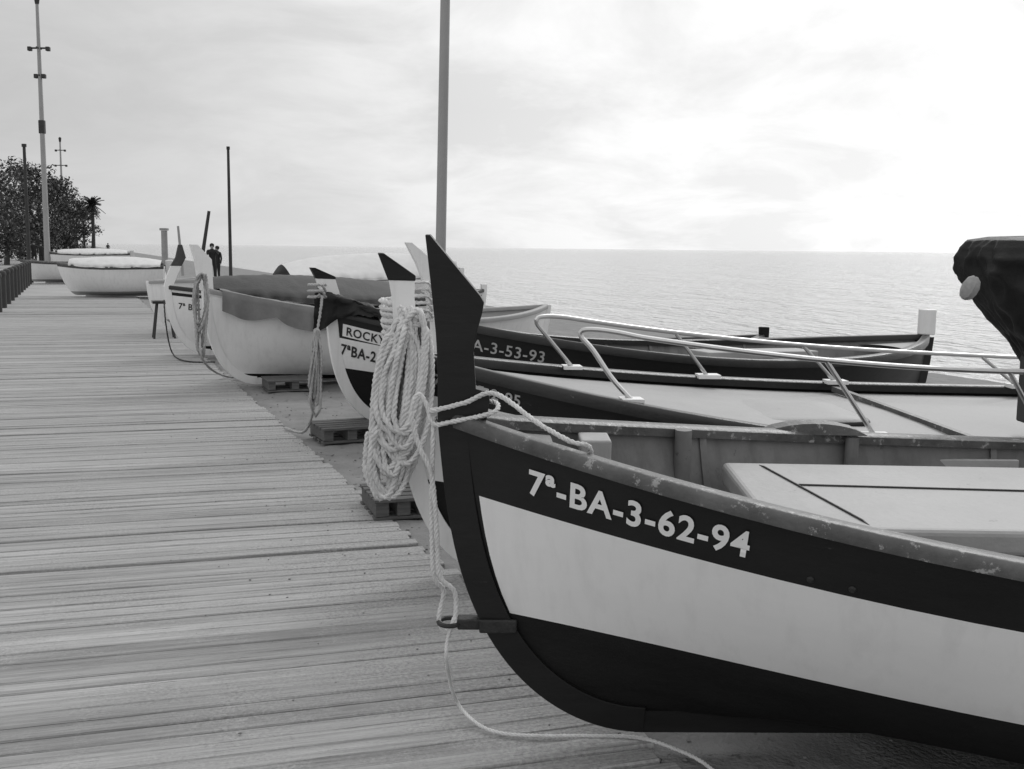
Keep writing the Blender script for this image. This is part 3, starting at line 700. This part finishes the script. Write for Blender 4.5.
# ---------------------------------------------------------------- poles and masts
def pole(name,u0,v0,vb,Y,r0,r1,mt,label,cat,H_=None,lean=0):
    b=atY(u0,v0,Y); x=b.x; top=H_ or b.z
    rt=empty(name,(x,Y,0 if vb is None else vb),label=label,cat=cat)
    m=MB(); m.tube([(0,0,0),(lean*.5,0,top*.5),(lean,0,top)],[r0,(r0+r1)/2,r1],16); m.build('shaft',mt,rt)
    return rt,top
rt,tp=pole('flag_pole',438,200,-.4,12.5,.062,.048,M['polelight'],'tall plain grey pole rising from behind the boats out of the picture top','pole',H_=7.5,lean=.12)
m=MB(); m.box((0,0,.03),(.3,.3,.06)); m.build('base_plate',M['iron'],rt,smooth=False,bevel=.01)
m=MB(); lump(m,(.12,0,7.5),[(-.0,.05),(.04,.07),(.08,.06),(.11,.01)],0,0); m.build('finial',M['polelight'],rt)
rt,tp=pole('wooden_post',228,143,-.1,26,.045,.03,M['poledark'],'thin dark wooden mast standing alone behind the tarpaulin boats','post')
m=MB(); m.tube([(0,0,tp-.05),(0,0,tp+.02)],.04,10); m.build('cap',M['iron'],rt)
rt,tp=pole('wooden_post',24,145,0,62,.11,.08,M['poledark'],'bare dark pole left of the tall lamp mast','pole')
m=MB(); m.tube([(0,0,tp-.1),(0,0,tp+.06)],.13,10); m.build('cap',M['poledark'],rt)
def mast(u,v,Y,label,arms,r0=.16):
    b=atY(u,v,Y); top=b.z; rt=empty('lamp_mast',(b.x,Y,0),label=label,cat='lamp mast',group='tall lamp masts on the promenade')
    m=MB(); m.tube([(0,0,0),(0,0,top*.5),(0,0,top)],[r0,r0*.8,r0*.5],12); m.build('shaft',M['polelight'],rt)
    for f,wd in arms:
        m=MB(); m.tube([(-wd,0,top*f),(wd,0,top*f)],.05,6); m.tube([(0,-wd*.6,top*f),(0,wd*.6,top*f)],.05,6)
        a=m.build('cross_arm',M['poledark'],rt)
        for sx_ in(-1,1):
            m=MB(); m.box((sx_*wd,0,top*f-.04),(.2,.24,.22)); m.build('floodlight',M['poledark'],a,smooth=False,bevel=.03)
    m=MB(); m.box((0,0,top*.55),(.30,.26,.7)); m.build('junction_box',M['poledark'],rt,smooth=False,bevel=.03)
    m=MB(); lump(m,(0,0,top),[(0,.1),(.25,.14),(.45,.16),(.55,.04)],0,0,n=12); m.build('lamp_head',M['poledark'],rt)
mast(37,4,60,'tall lamp mast with crossed floodlight arms reaching the picture top',[(.84,.48),(.74,.2)])
mast(60,142,125,'shorter far lamp mast standing among the trees',[(.93,.5),(.8,.6)])
rt,tp=pole('stone_column',164,226,-.2,48,.14,.13,M['concrete'],'short thick concrete column on the beach beyond the boats','column')
m=MB(); m.box((0,0,tp+.06),(.32,.32,.1)); m.build('cap',M['concrete'],rt,smooth=False,bevel=.02)
m=MB(); a=atY(204,245,15.6); b=atY(209,211,15.6); m.tube([a-(b-a)*1.0,b],[.03,.022],8); tag(m.build('boat_spar',M['poledark']),'short slanting dark spar standing in the dark prow boat','spar')
m=MB(); a=atY(180,246,17); b=atY(178,226,17); m.tube([a-(b-a)*1.5,b],[.025,.018],8); tag(m.build('boat_spar',M['polelight']),'short thin pale spar left of the slanting dark one','spar')
def bollard():
    rt=empty('bollard',label='dark round bollard with domed top in the row on the boardwalk edge',cat='bollard',group='bollards along the landward edge')
    m=MB(); m.tube([(0,0,0),(0,0,.80)],.085,12); m.build('post',M['poledark'],rt)
    m=MB(); lump(m,(0,0,.80),[(0,.095),(.05,.10),(.10,.08),(.13,.01)],0,0,n=12); m.build('cap',M['poledark'],rt); return rt
bo=bollard(); 
for i in range(14):
    o=bo if i==0 else copy_tree(bo)
    q=qp(-3.38,19.0+i*1.9); o.location=(q.x,q.y,0)
# ---------------------------------------------------------------- people
def person(u,Y,hgt,label,face=0,z0=0,arm=0):
    b=atY(u,250,Y); s=hgt/1.72
    rt=empty('person',(b.x,Y,z0),(0,0,face),label,'person')
    J={'pel':(0,0,.95,.13,.10),'sp':(0,0,1.15,.14,.10),'ch':(0,0,1.34,.17,.11),'nk':(0,0,1.47,.055,.055),'hd':(0,-.01,1.56,.085,.095),'ht':(0,-.01,1.66,.075,.085)}
    E=[('pel','sp'),('sp','ch'),('ch','nk'),('nk','hd'),('hd','ht')]
    for k,sg in(('l',-1),('r',1)):
        J['hip'+k]=(sg*.09,0,.88,.085,.09); J['kn'+k]=(sg*.10,-.02,.48,.055,.06); J['an'+k]=(sg*.11,.02,.08,.038,.04); J['to'+k]=(sg*.12,-.12,.035,.035,.03)
        J['sh'+k]=(sg*.19,0,1.40,.055,.055); 
        if arm: J['el'+k]=(sg*.22,-.12,1.22,.04,.04); J['ha'+k]=(sg*.08,-.28,1.38,.03,.03)
        else: J['el'+k]=(sg*.24,.02,1.13,.04,.04); J['ha'+k]=(sg*.25,-.06,.86,.03,.03)
        E+=[('pel','hip'+k),('hip'+k,'kn'+k),('kn'+k,'an'+k),('an'+k,'to'+k),('ch','sh'+k),('sh'+k,'el'+k),('el'+k,'ha'+k)]
    ks=list(J); me=bpy.data.meshes.new('body'); me.from_pydata([Vector(J[k][:3])*s for k in ks],[(ks.index(a),ks.index(b)) for a,b in E],[])
    o=bpy.data.objects.new('body',me); col.objects.link(o)
    md=o.modifiers.new('skin','SKIN'); 
    for i,k in enumerate(ks): me.skin_vertices[0].data[i].radius=(J[k][3]*s,J[k][4]*s)
    me.skin_vertices[0].data[0].use_root=True
    sb=o.modifiers.new('sub','SUBSURF'); sb.levels=1; sb.render_levels=1
    bpy.context.view_layer.update(); m2=bpy.data.meshes.new_from_object(o.evaluated_get(bpy.context.evaluated_depsgraph_get()))
    o.modifiers.clear(); o.data=m2; m2.materials.clear(); m2.materials.append(M['cloth']); m2.materials.append(M['skin'])
    for p in m2.polygons:
        p.use_smooth=True
        if p.center.z>1.49*s or (p.center.z<.92*s and abs(p.center.x)>.2*s): p.material_index=1
    o.parent=rt
    m=MB(); lump(m,(0,.012*s,1.55*s),[(0,.085*s),(.05*s,.098*s),(.12*s,.09*s),(.16*s,.03*s)],3,.05,n=12); m.build('hair',M['hair'],rt)
    return rt
def gw(u,Y):
    b=atY(u,250,Y); d=b-E0; return gz(d.dot(Q_),d.dot(P_))
person(212,46,1.70,'person in dark clothes beyond the boats raising both hands to the face',face=.4,arm=1,z0=max(-.1,gw(212,46)))
person(217,47,1.60,'second dark clothed person close behind the one raising hands',face=-.5,z0=max(-.1,gw(217,47)))
person(34,72,1.75,'person in dark clothes walking near the lamp mast',face=.2)
person(41,75,1.65,'shorter dark clothed person right of the walker by the mast',face=.6)
person(108,150,1.7,'tiny distant person alone right of the trees',face=0)
# ---------------------------------------------------------------- trees
def tree(u,vtop,Y,wd,label,seed,n=5600,low=.15):
    r=random.Random(seed); b=atY(u,vtop,Y); Ht=b.z; rt=empty('broadleaf_tree',(b.x,Y,0),label=label,cat='tree',group='trees at the end of the promenade')
    m=MB(); m.tube([(0,0,0),(.1,0,Ht*.25),(-.05,.05,Ht*.5)],[.22,.16,.1],8)
    for k in range(6):
        a=k*1.05+r.random(); m.tube([(0,0,Ht*(.25+.04*k)),(math.cos(a)*wd*.25,math.sin(a)*wd*.25,Ht*(.5+.05*k)),(math.cos(a)*wd*.4,math.sin(a)*wd*.4,Ht*(.62+.05*k))],[.09,.06,.03],6)
    m.build('trunk',M['bark'],rt)
    m=MB(); cl=[]
    for k in range(44):
        a=r.random()*6.28; zz=r.uniform(low+.02,.93); rad=wd*.5*math.sqrt(max(.05,1-((zz-.55)/.45)**2))*r.uniform(.25,.95)
        cl.append((Vector((math.cos(a)*rad,math.sin(a)*rad,Ht*zz)),r.uniform(.11,.2)*wd))
    for i in range(n):
        c,rad=r.choice(cl); d=Vector((r.gauss(0,1),r.gauss(0,1),r.gauss(0,.8))); d.normalize(); p=c+d*rad*r.uniform(.4,1.1)
        if p.z>Ht: continue
        s=r.uniform(.07,.17); t1=Vector((r.gauss(0,1),r.gauss(0,1),r.gauss(0,1))).normalized(); t2=t1.cross(Vector((r.random(),r.random(),1))).normalized()
        m.add([p-t1*s,p+t2*s*.6,p+t1*s,p-t2*s*.6],[(0,1,2,3)],0 if r.random()<.6 else 1)
    m.build('crown',[M['leaf'],M['leaf2']],rt,smooth=False,weld=False)
tree(2,155,80,6.5,'large dark tree at the left edge of the photo, tallest crown',1)
tree(38,163,86,5.5,'dark rounded tree directly behind the tall lamp mast',2)
tree(62,176,95,4.6,'mid sized tree between the lamp mast and the palm',3)
tree(18,185,100,6,'dark lower tree behind the bare pole',4,n=4400,low=.05)
tree(74,194,112,4.5,'smaller tree just left of the palm',5,n=4200,low=.03)
tree(-18,165,70,6,'dark tree crown cut by the left edge',6,n=3600,low=.1)
def palm(u,v,Y,label,seed):
    r=random.Random(seed); b=atY(u,v,Y); Ht=b.z-.8; rt=empty('palm_tree',(b.x,Y,0),label=label,cat='palm',group='palms beyond the trees')
    m=MB(); m.tube([(0,0,0),(.1,0,Ht*.5),(.05,0,Ht)],[.22,.14,.16],10); m.build('trunk',M['bark'],rt)
    m=MB()
    for k in range(70):
        a=r.random()*6.28; el=r.uniform(-1.2,1.5); Lf=r.uniform(.8,1.15); d=Vector((math.cos(a),math.sin(a),0)); side=Vector((-d.y,d.x,0)); prev=None
        for i in range(9):
            t=i/8; c=Vector((0.05,0,Ht))+d*Lf*t*math.cos(el*(1-t*.4))+Vector((0,0,Lf*(math.sin(el)*t-.3*t*t)))
            if i:
                for sg in(-1,1):
                    w_=.25*math.sin(math.pi*min(t+.1,1)**.8)+.03; m.add([c,prev,prev+side*sg*w_*.3+Vector((0,0,-.06)),c+side*sg*w_+Vector((0,0,-.22*w_-.06))],[(0,1,2,3)])
            prev=c
    m.build('fronds',[M['leaf']],rt,smooth=False,weld=False)
palm(91,195,98,'palm with a round fan crown, rightmost of the trees',1)
palm(82,205,125,'smaller palm partly behind the rightmost palm',2)
